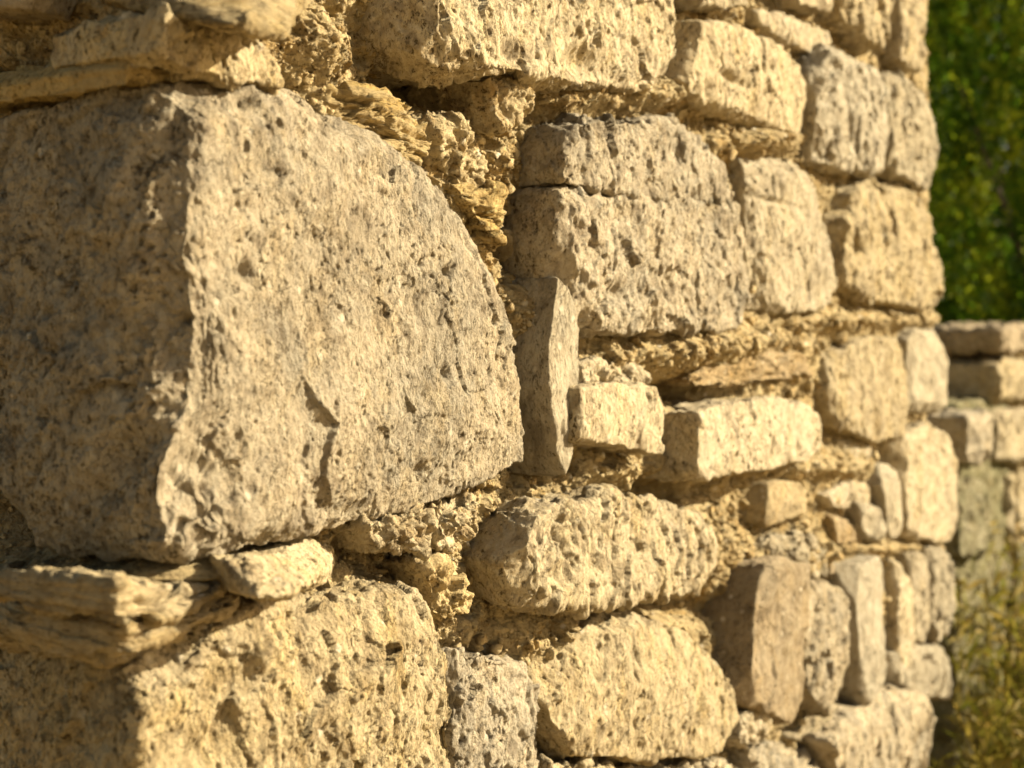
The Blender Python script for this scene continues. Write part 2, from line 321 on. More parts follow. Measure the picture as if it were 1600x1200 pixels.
# ---- the great block on the corner
stone('limestone_block', 'huge grey pitted limestone block at the wall corner, largest stone in the wall', 'grey', 'pit', .052,
      [(350,132,.045),(322,175),(318,235),(305,300),(286,370),(280,420),(296,470),(300,560),(300,640),(285,720),(262,790,.055),(262,850,.048),(300,876,.035),
       (402,852,.035),(504,824,.035),(587,808,.035),(668,788,.035),(724,762,.035),(820,722,.035),(834,700,.035),(828,670,.04),(806,596,.045),(792,522,.045),(786,440,.045),(774,378,.042),
       (743,325,.04),(706,292,.04),(640,252,.038),(570,228,.035),(528,208,.03),(506,168,.022),(478,147,.015),(430,134,.01)],
      extra=[('E',297,126,-.01),('E',245,130,.0),('E',161,142,.0),('E',110,156,.0),('E',60,178,0),('E',-30,202,-.01),('E',-90,330,-.02),('E',-90,560,-.02),('E',-30,650,-.01),
             ('E',6,712,.0),('E',20,760,.0),('E',38,792,.0),('E',66,848,0),('E',100,864,0),('E',160,873,0),('E',210,874,.0),('E',252,872,.005),
             ('E',180,300,.02),('E',160,600,.022),('E',100,450,.02),('E',200,800,.015)], back=.05, shrink=.96, bulge=.008, cuts=5,
      dents=[('F',522,178,.03,(.022,.06,.014),(0,0,-.008)),('E',300,560,.01,(.025,.06,.06),(.020,0,0)),('E',310,645,.01,(.02,.04,.03),(.012,0,0)),('E',285,415,.01,(.012,.02,.012),(-.008,0,0)),('E',300,250,.01,(.02,.04,.03),(.007,0,0)),
             ('F',300,760,.05,(.02,.015,.02),(.006,-.014,0)),('F',345,735,.05,(.016,.015,.03),(.0,-.009,0)),
             ('F',480,225,.03,(.006,.01,.011),(0,-.009,0)),('F',382,428,.05,(.006,.01,.007),(0,-.010,0)),('F',370,170,.04,(.014,.02,.010),(0,-.008,0)),
             ('F',352,165,.045,(.006,.02,.006),(0,-.006,0)),('F',660,412,.05,(.0035,.01,.0028),(0,-.008,0)),('F',705,425,.05,(.006,.01,.004),(0,-.009,0)),
             ('F',700,585,.05,(.006,.01,.006),(0,-.008,0)),('F',775,487,.05,(.005,.01,.004),(0,-.008,0)),('F',660,735,.045,(.008,.01,.006),(0,-.007,0)),
             ('F',590,450,.055,(.012,.01,.05),(0,-.005,0)),('F',525,300,.05,(.05,.02,.03),(0,.006,0)),('F',700,640,.05,(.06,.02,.04),(0,.005,0)),
             ('E',120,470,.02,(.02,.012,.012),(.008,0,0)),('E',110,520,.02,(.02,.012,.012),(.006,0,0)),('E',185,720,.02,(.02,.014,.018),(.011,0,0)),('E',155,770,.02,(.02,.012,.010),(.010,0,0)),
             ('E',190,600,.02,(.02,.016,.012),(.008,0,0)),('E',140,235,.02,(.02,.03,.012),(.008,0,0)),('E',40,370,.02,(.02,.016,.02),(.008,0,0))],
      steps=flake, amp=1.0, endamp=2.0)

# ---- stones on the end face and above the great block
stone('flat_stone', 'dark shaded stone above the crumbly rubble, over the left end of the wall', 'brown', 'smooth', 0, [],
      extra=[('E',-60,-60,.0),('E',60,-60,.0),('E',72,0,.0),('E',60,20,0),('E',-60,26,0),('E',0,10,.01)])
stone('flat_stone', 'tilted slab with a smooth golden underside, left of the crumbly cavity', 'layer', 'smooth', .036,
      [(360,-60),(500,-60,.03),(490,3,.03),(447,34,.03),(420,44),(372,6)],
      back=.03, mid=.01, extra=[('E',160,-50,.0),('E',162,2,.0),('E',245,12,.01),('E',315,32,.01),('E',385,46,.01)])
stone('rubble_stone', 'jagged sunlit stone with a shadowed left end, resting above the great block', 'cream', 'rough', .050,
      [(254,16),(332,36),(385,50),(413,65),(427,88),(439,105),(440,132),(385,128),(318,114),(262,96),(248,80),(258,50)],
      back=.05, mid=.02, cuts=4, extra=[('E',150,36,-.01),('E',150,54,-.01),('E',200,72,0),('E',206,92,0)])
stone('flat_stone', 'thin ochre layered slab lying on the shaded left shoulder of the great block', 'ochre', 'layer', .02,
      [(200,104),(250,108),(300,122),(292,130),(200,136)],
      extra=[('E',-40,116,-.01),('E',87,104,.0),('E',190,104,0),('E',160,140,0),('E',60,152,.0),('E',-40,172,-.01)], amp=.8)
stone('flat_stone', 'golden laminated slab wedged against the top right shoulder of the great block', 'layer', 'layer', .022,
      [(462,138,.0),(500,136,.01),(570,143),(640,170),(646,190,.025),(676,222),(664,262,.02),(620,246),(530,212,.015),(505,172,.01)], bulge=.012, amp=1.25)
stone('rubble_stone', 'small rough chunk right of the laminated slab, below the crumbly cavity', 'mortar', 'crumb', .01,
      [(668,198),(710,197),(750,213),(764,262),(752,282),(706,280),(682,245)], amp=1.1)
stone('rubble_stone', 'small ochre layered stone tucked behind the right shoulder of the great block', 'ochre', 'layer', .02,
      [(708,284),(766,291),(790,310),(796,350),(782,384),(758,357),(740,325)], amp=1.3)
# ---- top row
stone('limestone_block', 'large ragged limestone block overhanging a dark gap, right of the crumbly cavity', 'cream', 'rough', .044,
      [(716,-90),(712,0),(690,22),(682,88),(694,104),(752,104,.055),(801,104,.055),(848,114,.055),(885,124,.055),(948,130,.05),(997,139),(1032,146),(1052,90),(1058,35),(1050,-90)],
      extra=[('F',587,-90,-.01),('F',585,0,-.01),('F',572,42,-.01),('F',588,77,-.005),('F',640,112,.0),('F',675,112,.03)], shrink=.9,
      dents=[('F',925,95,.06,(.035,.02,.018),(0,-.022,0)),('F',815,82,.06,(.018,.02,.009),(0,-.012,0)),('F',895,40,.06,(.02,.02,.02),(0,-.012,0))])
stone('rubble_stone', 'squat crumbly stone under the large ragged overhanging block', 'mortar', 'crumb', .034,
      [(770,118),(825,124),(836,150),(815,189),(782,200),(775,170)], extra=[('F',692,142,-.05),('F',700,190,-.05),('F',742,118,-.05),('F',745,200,-.03)], amp=.9)
stone('limestone_block', 'blocky cream stone with a long dark crack, right of the large ragged overhanging block', 'cream', 'pit', .05,
      [(1094,38),(1131,35),(1173,50),(1222,73),(1253,101),(1264,140),(1260,196),(1250,218),(1215,207),(1173,192),(1134,178),(1085,150),(1073,122),(1082,80)],
      dents=[('F',1150,122,.055,(.05,.02,.006),(0,-.014,0)),('F',1112,140,.055,(.012,.02,.012),(0,-.01,0))])
stone('rubble_stone', 'sliver of stone above the cream block with the long dark crack', 'cream', 'pit', .04, [(1085,-60),(1172,-60),(1170,6),(1140,14),(1100,8)])
stone('flat_stone', 'narrow wedge shaped slab leaning over the cream block with the crack', 'cream', 'pit', .03,
      [(1178,12),(1236,28),(1285,38),(1300,64),(1280,92),(1262,80),(1215,56),(1184,32)])
stone('rubble_stone', 'small block above the wedge shaped slab', 'cream', 'pit', .045, [(1236,-60),(1302,-60),(1302,12),(1296,20),(1252,8)])
stone('limestone_block', 'tapering block pointing down towards the pale fluted stone', 'cream', 'rough', .05,
      [(1322,-60),(1404,-60),(1404,0),(1390,52),(1378,77),(1355,56),(1322,30)])
stone('limestone_block', 'tall block on the wall end, topmost of those beside the bush', 'cream', 'rough', .05,
      [(1409,-70),(1442,-70),(1444,0),(1450,52),(1442,112),(1420,104),(1407,92)])
stone('limestone_block', 'pale vertically fluted block below the tapering block', 'pale', 'rough', .055,
      [(1278,116),(1302,72),(1330,80),(1376,98),(1387,140),(1391,210),(1384,266),(1337,266),(1285,254),(1281,175)], extra=[('F',1262,100,.0),('F',1256,250,0)],
      dents=[('F',1334,150,.06,(.014,.02,.12),(0,-.014,0))])
stone('limestone_block', 'pale rounded block at the right end of the wall, beside the fluted one', 'pale', 'rough', .055,
      [(1392,117),(1425,119),(1453,150),(1467,210),(1464,262),(1444,296),(1418,278),(1393,264)],
      dents=[('F',1423,130,.06,(.014,.02,.06),(0,-.014,0))])
# ---- second row
stone('flat_stone', 'upper half of the cracked vertically streaked block in the middle of the wall', 'grey', 'rough', .052,
      [(892,216),(905,192),(960,187),(1060,190),(1108,215),(1138,268),(1150,316),(1056,316),(960,292),(887,288),(884,260)],
      extra=[('F',850,192,.02),('F',778,214,-.03),('F',766,245,-.035),('F',767,290,-.035)], mid=.04)
stone('limestone_block', 'lower taller half of the cracked streaked block in the middle of the wall', 'grey', 'rough', .054,
      [(886,294),(960,298),(1055,322),(1151,321),(1166,360),(1180,430),(1168,480),(1150,514),(1090,519),(1000,521),(925,521),(906,470),(886,440),(878,380),(880,330)],
      extra=[('F',775,300,-.035),('F',800,345,-.035),('F',842,395,-.02),('F',878,430,.0)], mid=.04,
      dents=[('F',970,460,.06,(.02,.02,.012),(0,-.012,0)),('F',1020,290,.05,(.01,.02,.01),(0,-.01,0)),('F',1050,450,.06,(.008,.02,.02),(0,-.01,0))])
stone('limestone_block', 'upright cream block right of the streaked middle block', 'cream', 'pit', .045,
      [(1174,243),(1250,246),(1265,268),(1282,332),(1300,416),(1312,446),(1292,484),(1243,488),(1192,488),(1190,452),(1196,395),(1180,315)],
      extra=[('F',1158,250,.0),('F',1152,297,.0),('F',1166,484,.0)], dents=[('F',1220,315,.05,(.09,.02,.004),(0,-.007,0))])
stone('limestone_block', 'wide knobbly block at the right end with a curved shadowed left side', 'cream', 'rough', .052,
      [(1339,298),(1390,282),(1435,292),(1447,350),(1470,402),(1474,436),(1461,484),(1435,474),(1355,468),(1320,446),(1332,407),(1340,385),(1320,350),(1338,330)],
      extra=[('F',1280,292,-.01),('F',1284,350,-.01),('F',1300,420,.0),('F',1316,450,.01)],
      dents=[('F',1326,352,.06,(.03,.03,.012),(.0,.010,0)),('F',1325,320,.05,(.03,.03,.016),(.03,-.01,0)),('F',1335,385,.05,(.03,.03,.014),(.03,-.01,0))])
stone('flat_stone', 'thin golden sliver slanting in the gap above the upright slab', 'ochre', 'smooth', .0,
      [(790,358),(803,362),(870,424),(836,424),(802,400)], back=.08)
stone('flat_stone', 'thin slab standing on edge right of the great block, pale face and brown side', 'pale', 'smooth', .048,
      [(874,432),(889,452),(906,515),(909,575),(906,662),(893,715),(881,739),(870,708),(860,645),(855,603),(859,540),(867,477)],
      extra=[('F',822,429,-.01),('F',804,446,-.02),('F',803,470,-.02),('F',808,540,-.02),('F',822,620,-.02),('F',830,659,-.02),('F',836,742,-.015),('F',872,742,.03)], mid=.0, shrink=.95, back=.06, bulge=.001, cuts=0)
# ---- third row
stone('rubble_stone', 'flat crumbly cap stone right of the upright slab, on the small square block', 'cream', 'crumb', .035,
      [(909,566),(960,563),(1007,571),(1016,596),(960,600),(909,600)], amp=.8)
stone('limestone_block', 'small square bright block right of the upright slab', 'cream', 'pit', .06,
      [(908,606),(960,598),(1018,603),(1046,620),(1048,645),(1036,711),(997,705),(920,691),(903,684)], amp=.8)
stone('limestone_block', 'long wedge shaped block with a broad smooth brown left face below the square block', 'cream', 'pit', .055,
      [(1092,646),(1120,631),(1162,624),(1264,625),(1281,652),(1290,697),(1257,722),(1162,738),(1108,749),(1092,736),(1100,697)],
      extra=[('F',1047,640,.01),('F',985,722,-.03),('F',982,746,-.03),('F',1040,751,.01)], amp=.85)
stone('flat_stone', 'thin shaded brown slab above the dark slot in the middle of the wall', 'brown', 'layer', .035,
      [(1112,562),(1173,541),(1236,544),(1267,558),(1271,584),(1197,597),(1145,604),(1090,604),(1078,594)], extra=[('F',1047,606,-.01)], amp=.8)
stone('limestone_block', 'square block with a brown stepped left side, below the mortar band at right', 'cream', 'pit', .05,
      [(1314,548),(1355,527),(1400,527),(1418,557),(1421,627),(1414,680),(1372,692),(1316,668),(1307,610)],
      extra=[('F',1275,541,.0),('F',1272,585,.0),('F',1282,627,.0),('F',1296,672,.0)], dents=[('F',1290,592,.02,(.02,.03,.006),(.02,-.01,0))])
stone('limestone_block', 'bright rounded block bulging from the right end of the wall at mid height', 'pale', 'smooth', .055,
      [(1423,533),(1430,516),(1463,516),(1484,557),(1485,610),(1477,641),(1453,645),(1424,641)], amp=1.3)
stone('rubble_stone', 'small pale chip below the square block with the stepped side', 'cream', 'pit', .03, [(1312,684),(1350,694),(1366,706),(1355,730),(1328,722)])
stone('limestone_block', 'tall block forming the right edge of the wall, halfway down', 'cream', 'pit', .055,
      [(1409,682),(1453,660),(1484,680),(1496,732),(1497,802),(1490,846),(1462,848),(1424,838),(1420,760)])
stone('flat_stone', 'narrow upright slab left of the tall right edge block', 'pale', 'smooth', .055,
      [(1390,726),(1404,726),(1411,785),(1416,815),(1407,843),(1394,841),(1388,808),(1380,758)], extra=[('F',1352,740,.0),('F',1360,770,.0)])
stone('rubble_stone', 'shadowed brown pebble beside the row of small upright stones', 'brown', 'smooth', .03,
      [(1300,803),(1318,826),(1348,826),(1348,848),(1308,850)], extra=[('F',1264,822,-.01),('F',1278,802,-.01),('F',1270,846,-.01)])
stone('rubble_stone', 'small bright rounded stone between the brown pebble and the narrow upright slab', 'pale', 'pit', .045,
      [(1345,784),(1382,797),(1384,838),(1362,847),(1350,826)])
stone('flat_stone', 'flattish pale stone above the small bright rounded stone', 'cream', 'pit', .03, [(1290,772),(1328,748),(1368,762),(1384,788),(1340,797),(1300,796)])
stone('limestone_block', 'golden brown block in a recess with a sunlit right part, above the oval boulder', 'ochre', 'smooth', .035,
      [(1205,752),(1243,751),(1264,767),(1264,795),(1257,802),(1222,815),(1202,822),(1200,787)],
      extra=[('F',1085,780,-.05),('F',1112,758,-.05),('F',1095,812,-.05),('F',1160,752,.0),('F',1195,822,.02)], amp=1.1)
# ---- fourth row
stone('boulder', 'large oval boulder with rough streaked face, below the upright slab', 'cream', 'rough', .06,
      [(842,806,.065),(867,786),(920,772,.045),(990,770,.045),(1025,780,.045),(1056,790,.045),(1092,811,.045),(1127,834,.04),(1132,867,.04),(1110,913,.045),(1090,928,.04),(1057,927,.045),(1014,936),(983,943),(920,951),(843,950),(828,944,.068),(812,880,.068)],
      extra=[('F',724,857,-.02),('F',738,826,-.02),('F',766,805,-.01),('F',797,797,.0),('F',742,909,-.01),('F',750,934,.0),('F',790,948,.03),('F',780,890,.045),('F',860,776,.03)],
      dents=[('F',885,850,.065,(.016,.02,.03),(0,-.014,0)),('F',868,905,.065,(.014,.02,.012),(0,-.010,0)),('F',960,880,.06,(.010,.02,.04),(0,-.010,0)),('F',1000,850,.06,(.02,.02,.03),(0,-.006,0))])
stone('rubble_stone', 'golden brown lump between the great block and the oval boulder', 'ochre', 'crumb', .035,
      [(665,880),(703,876),(732,909),(741,937),(737,958),(700,971),(682,958),(675,920)], extra=[('F',598,893,-.02),('F',622,865,-.02),('F',655,864,.0)], amp=.85)
stone('rubble_stone', 'yellow honeycombed lump under the lower edge of the great block', 'mortar', 'crumb', .040,
      [(572,820),(605,803),(657,790),(677,815),(677,862),(640,864),(590,850)], amp=1.1)
stone('rubble_stone', 'second yellow crumbly lump, between the honeycombed one and the oval boulder', 'mortar', 'crumb', .038,
      [(684,792),(726,784),(760,786),(726,840),(705,862),(686,850)], amp=1.1)
stone('rubble_stone', 'small bright knobbly stone under the bottom left of the great block', 'cream', 'pit', .010,
      [(430,862),(470,850),(504,838),(525,860),(532,881),(518,908),(472,919),(437,915),(426,895)],
      extra=[('E',350,876,-.02),('E',360,900,-.02),('E',382,930,-.015),('E',413,940,-.01)])
stone('flat_stone', 'flat layered slab with a lifted flake, below the shaded end of the great block', 'layer', 'layer', .03,
      [(192,985,.055),(225,935,.05),(343,924,.04),(371,941,.04),(350,955,.045),(266,984,.05),(190,1014,.055)],
      extra=[('E',-60,890,-.0),('E',70,893,-.01),('E',140,905,-.01),('E',-60,1010,.0),('E',35,1020,.01),('E',122,1031,.015),('E',150,1022,.015)], amp=1.3, cuts=2, back=.04,
      hulls2=[([(170,914,.062),(230,915,.05),(343,921,.04),(300,944,.05),(200,968,.068),(182,960,.068)],[('E',98,918,.028),('E',130,912,.0),('E',120,932,.03),('E',150,946,.034)])])
# ---- bottom row
stone('limestone_block', 'large rough speckled block under the flat layered slab, left end in shade', 'cream', 'rough', .05,
      [(300,982,.035),(250,1008,.045),(243,1040),(246,1095),(230,1133),(226,1200),(226,1300),(703,1300),(704,1200),(706,1077),(697,1025,.045),(690,1000,.045),(675,962,.04),(650,925,.03),(622,916,.02),(570,906,.01),(520,908,.0),(448,930,.04),(385,948,.048)], cuts=3, endamp=1.0,
      extra=[('E',-60,1060,-.01),('E',35,1034,-.01),('E',110,1040,.0),('E',180,1026,.0),('E',-60,1300,-.01),('E',180,1300,.01),('E',150,1120,.02)], bulge=.012,
      dents=[('F',345,1165,.055,(.03,.02,.02),(0,-.012,0)),('F',340,1150,.055,(.01,.02,.01),(0,.012,0)),('F',480,960,.04,(.03,.02,.008),(0,-.008,0)),('F',400,1010,.05,(.02,.02,.012),(0,.008,0)),
             ('F',560,1060,.05,(.05,.03,.04),(0,.010,0)),('F',290,1010,.05,(.012,.02,.02),(0,-.010,0))])
stone('limestone_block', 'narrow pitted grey block between the large speckled block and the hump shaped one', 'grey', 'rough', .035,
      [(704,1020),(745,1008),(797,1032),(829,1046),(831,1077),(846,1147),(844,1200),(850,1300),(712,1300),(708,1100)])
stone('limestone_block', 'broad hump shaped block directly below the oval boulder', 'cream', 'pit', .045,
      [(850,1062),(885,1000),(935,982),(975,953),(1007,958),(1056,980),(1075,988),(1103,1032),(1140,1055),(1155,1095),(1160,1145),(1120,1178),(1040,1188),(900,1182),(872,1130),(852,1090)], bulge=.01)
stone('rubble_stone', 'small rough stone between the hump shaped block and the tilted tall block', 'cream', 'crumb', .045,
      [(1160,1113),(1201,1105),(1211,1130),(1204,1158),(1169,1172),(1156,1156)], amp=.8)
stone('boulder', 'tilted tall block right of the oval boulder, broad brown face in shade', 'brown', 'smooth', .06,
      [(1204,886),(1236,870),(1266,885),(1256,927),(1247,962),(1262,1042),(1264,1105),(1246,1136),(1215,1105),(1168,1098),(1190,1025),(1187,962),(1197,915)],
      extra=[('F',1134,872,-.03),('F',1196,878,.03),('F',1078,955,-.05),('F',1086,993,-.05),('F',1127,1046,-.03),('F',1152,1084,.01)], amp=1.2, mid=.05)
stone('rubble_stone', 'crumbly stone above the tilted tall block', 'cream', 'crumb', .03,
      [(1185,848),(1230,838),(1268,843),(1297,862),(1296,890),(1270,904),(1240,880),(1200,870)])
stone('rubble_stone', 'little stone tucked at the right tip of the oval boulder', 'cream', 'pit', .0, [(1130,850),(1150,832),(1185,836),(1190,865),(1150,868)], back=.07)
stone('flat_stone', 'upright grey mottled slab between the tilted tall block and the pale slab', 'grey', 'rough', .052,
      [(1258,918),(1298,910),(1330,925),(1328,1025),(1318,1081),(1292,1118),(1266,1080),(1252,970)])
stone('rubble_stone', 'small brown shaded chip above the mottled slab', 'brown', 'smooth', .03, [(1300,878),(1330,888),(1330,903),(1300,902)])
stone('flat_stone', 'tall pale upright slab, brightest of the stones right of the tilted tall block', 'pale', 'smooth', .06,
      [(1337,882),(1376,871),(1382,920),(1386,1007),(1384,1070),(1359,1109),(1350,1077),(1344,1007),(1338,920)])
stone('flat_stone', 'thin upright stone with a dark left side just right of the tall pale slab', 'cream', 'pit', .045,
      [(1402,880),(1424,900),(1430,1007),(1422,1055),(1406,1030),(1402,937)], extra=[('F',1386,890,.0),('F',1388,1040,.0)])
stone('flat_stone', 'narrow upright stone just left of the pale block above the weeds', 'cream', 'pit', .05,
      [(1428,862),(1452,868),(1454,955),(1448,1008),(1434,1000),(1428,920)])
stone('limestone_block', 'upright pale block on the wall end just above the weeds', 'pale', 'rough', .055,
      [(1456,853),(1490,857),(1496,895),(1489,976),(1464,1004),(1456,972),(1458,902)])
stone('boulder', 'striated grey stone curving down towards the weeds at the wall foot', 'grey', 'rough', .065,
      [(1300,1160),(1350,1112),(1404,1077),(1440,1078),(1466,1112),(1456,1175),(1420,1260),(1330,1260)], amp=.8, cuts=5)
stone('rubble_stone', 'pale stone at the lower right wall edge, touching the weeds', 'pale', 'pit', .045,
      [(1398,1022),(1440,1006),(1482,1012),(1494,1050),(1484,1092),(1440,1088),(1402,1062)])
stone('flat_stone', 'flat shaded stone low in the wall, below the tilted tall block', 'grey', 'layer', .045,
      [(1180,1168),(1232,1162),(1302,1176),(1337,1196),(1340,1260),(1180,1260)])
stone('rubble_stone', 'rounded shaded stone wedged below the mottled slab and the tall pale upright slab', 'cream', 'rough', .025,
      [(1262,1122),(1300,1100),(1336,1096),(1345,1120),(1310,1150),(1270,1164),(1240,1155)])
stone('rubble_stone', 'broken crumbly stone under the right half of the hump shaped block', 'cream', 'crumb', .03,
      [(1000,1204),(1060,1196),(1140,1192),(1176,1200),(1176,1290),(1000,1290)])
stone('limestone_block', 'crumbly stone under the left half of the hump shaped block', 'cream', 'crumb', .035,
      [(858,1196),(985,1200),(992,1290),(858,1290)])
# a few stones above and below what the photo frames, so the wall carries on
# ------------------------------------------------------------------ mortar core of a wall
def core(name, label, s_a, s_b, thick, ztop, zbot, blobs, colstep, rowstep, ylo=-70, yhi=1270, amp=1.0, base=.004, group=None, aggregate=0):
    path = []                                     # (s, w, ns, nw)
    for k in np.linspace(0, 1, 10): path.append((s_b, -thick * (1 - k) if 0 else -thick * (1 - k), 1, 0))
    path = []
    w = -thick
    while w < -.0005: path.append((s_a, w, -1, 0)); w += colstep * 1.1 * (1.0 if w > -.3 else 3) / 1.0
    x = (px_of(np.array([fromswz(s_a, 0, 0)]))[0])[0] + 1.0
    xb = (px_of(np.array([fromswz(s_b, 0, 0)]))[0])[0]
    nfirst = len(path)
    while x < xb:
        s = (onface(x, 560, 0) - CAM).dot(U); path.append((s, 0, 0, 1)); x += colstep * 1400
    nsecond = len(path)
    for k in np.linspace(0, 1, 24): path.append((s_b, -thick * k, 1, 0))
    path = np.array(path); nc = len(path)
    # depth per column sets the row spacing
    P0 = CAM + path[:, :1] * U + (path[:, 1:2] - D) * N
    dep = px_of(P0)[2]
    dep = np.maximum(dep, .5)
    ys = np.concatenate([np.linspace(-1, 0, 8)[:-1] * 1.0, np.linspace(0, 1, int((yhi - ylo) / rowstep)), 1 + np.linspace(0, 1, 8)[1:]])
    zt = (560 - ylo) / FPX * dep; zb = (560 - yhi) / FPX * dep
    zt = np.minimum(zt, ztop - .001); zb = np.maximum(zb, zbot + .001)
    nr_ = len(ys); zz = np.empty((nc, nr_))
    for j, v in enumerate(ys):
        if v < 0: zz[:, j] = zt + (-v) * (ztop - zt)
        elif v <= 1: zz[:, j] = zt + v * (zb - zt)
        else: zz[:, j] = zb + (v - 1) * (zbot - zb)
    P = P0[:, None, :] + 0; P = np.repeat(P, nr_, 1); P[:, :, 2] = CH + zz
    nrm = path[:, 2:3] * U + path[:, 3:4] * N
    # soften the corner normals
    for _ in range(12): nrm[1:-1] = (nrm[:-2] + nrm[1:-1] * 2 + nrm[2:]) / 4
    nrm /= np.linalg.norm(nrm, axis=1)[:, None]
    NR = np.repeat(nrm[:, None, :], nr_, 1).reshape(-1, 3); P = P.reshape(-1, 3)
    X, Y, _ = px_of(P)
    dis = np.full(len(P), base)
    for bx, by, rx, ry, dw in blobs:
        g = np.exp(-(((X - bx) / rx) ** 2 + ((Y - by) / ry) ** 2)); dis += dw * g
    l = (P - CAM)
    # crumbs of aggregate: rounded lumps at three sizes
    l = l + .004 * np.stack([perlin(l / .012, 31), perlin(l / .012, 32), perlin(l / .012, 33)], 1)
    lw = l + .0025 * np.stack([perlin(l / .005, 41), perlin(l / .005, 42), perlin(l / .005, 43)], 1)
    f, c, tl = worley(lw / .021, 3, True); f2, c2, tl2 = worley(lw / .0095, 4, True); f3, c3 = worley(lw / .0048, 8)
    dis += amp * (.006 * (c - .35) + .12 * .021 * tl + .0030 * (c2 - .5) + .10 * .0095 * tl2 + .0022 * (c3 - .4) + .012 * perlin(l / .06, 9) + .006 * perlin(l / .024, 10) + .0015 * perlin(l / .003, 13)
                  - .012 * sstep(.25, .6, perlin(l / .020, 12)) - .0045 * (c2 > .70) * (1 - sstep(.1, .4, f2)))
    lat = .003 * amp
    P = P + NR * dis[:, None] + lat * np.stack([perlin(l / .008, 21), perlin(l / .008, 22), perlin(l / .008, 23)], 1)
    idx = np.arange(nc * nr_).reshape(nc, nr_)
    nxt = np.roll(idx, -1, 0)                       # closes the loop round the back
    q = np.stack([idx[:, :-1], idx[:, 1:], nxt[:, 1:], nxt[:, :-1]], -1).reshape(-1, 4)
    me = bpy.data.meshes.new(name)
    V = np.concatenate([P, P[idx[:, 0]].mean(0)[None], P[idx[:, -1]].mean(0)[None]])
    me.vertices.add(len(V)); org = fromswz((s_a + s_b) / 2, -thick / 2, -CH)
    me.vertices.foreach_set('co', (V - org).astype(np.float32).ravel())
    it, ib = len(P), len(P) + 1
    tri = [(it, idx[i, 0], nxt[i, 0]) for i in range(nc)] + [(ib, nxt[i, -1], idx[i, -1]) for i in range(nc)]
    loops = np.concatenate([q.ravel(), np.array(tri).ravel()]).astype(np.int32)
    starts = np.concatenate([np.arange(len(q)) * 4, len(q) * 4 + np.arange(len(tri)) * 3]).astype(np.int32)
    me.loops.add(len(loops)); me.loops.foreach_set('vertex_index', loops)
    me.polygons.add(len(starts)); me.polygons.foreach_set('loop_start', starts)
    me.update(calc_edges=True); me.validate(); smoothshade(me); me.materials.append(M['mortar'])
    o = bpy.data.objects.new(name, me); o.location = org; COL.objects.link(o)
    tagit(o, label, 'wall', group)
    if aggregate:                                  # the grit and pebbles of the mortar, bedded in its surface
        rs = np.random.RandomState(5); ok = np.where((X > -60) & (X < 1480) & (Y > -60) & (Y < 1260))[0]
        pk = ok[rs.randint(len(ok), size=aggregate)]
        bm = bmesh.new(); bmesh.ops.create_icosphere(bm, subdivisions=2, radius=1); bm.verts.ensure_lookup_table()
        B = np.array([v.co[:] for v in bm.verts]); F = np.array([[v.index for v in f_.verts] for f_ in bm.faces]); bm.free()
        r = .0008 * (1 + rs.pareto(2.2, aggregate)); r = np.minimum(r, .0056) * np.clip(px_of(P[pk])[2], .9, 2)
        sc_ = rs.uniform(.6, 1.25, (aggregate, 1, 3)); q = rs.normal(size=(aggregate, 4)); q /= np.linalg.norm(q, axis=1)[:, None]
        a_, b_, c_, d_ = q.T
        Rm = np.stack([1-2*(c_*c_+d_*d_), 2*(b_*c_-a_*d_), 2*(b_*d_+a_*c_), 2*(b_*c_+a_*d_), 1-2*(b_*b_+d_*d_), 2*(c_*d_-a_*b_), 2*(b_*d_-a_*c_), 2*(c_*d_+a_*b_), 1-2*(b_*b_+c_*c_)], -1).reshape(-1, 3, 3)
        K = B[None] * sc_; pl = rs.normal(size=(aggregate, 5, 3)); pl /= np.linalg.norm(pl, axis=2)[:, :, None]   # five flats per pebble
        for k in range(5):
            dd = np.einsum('nvi,ni->nv', K, pl[:, k]); K = K - np.maximum(dd - .48, 0)[:, :, None] * pl[:, k][:, None, :]
        K = np.einsum('nij,nvj->nvi', Rm, K) * r[:, None, None] + (P[pk] + NR[pk] * (r * .25)[:, None])[:, None, :]
        FF = (F[None] + (np.arange(aggregate) * len(B))[:, None, None]).reshape(-1, 3)
        m2 = bpy.data.meshes.new('grit'); m2.vertices.add(K.shape[0] * K.shape[1]); m2.vertices.foreach_set('co', (K.reshape(-1, 3) - org).astype(np.float32).ravel())
        m2.loops.add(FF.size); m2.loops.foreach_set('vertex_index', FF.astype(np.int32).ravel()); m2.polygons.add(len(FF)); m2.polygons.foreach_set('loop_start', (np.arange(len(FF)) * 3).astype(np.int32))
        m2.update(calc_edges=True); m2.materials.append(M['mortar']); g = bpy.data.objects.new('grit', m2); COL.objects.link(g); g.parent = o; g['kind'] = 'stuff'
    return o
SB = (onface(1436, 560, 0) - CAM).dot(U)
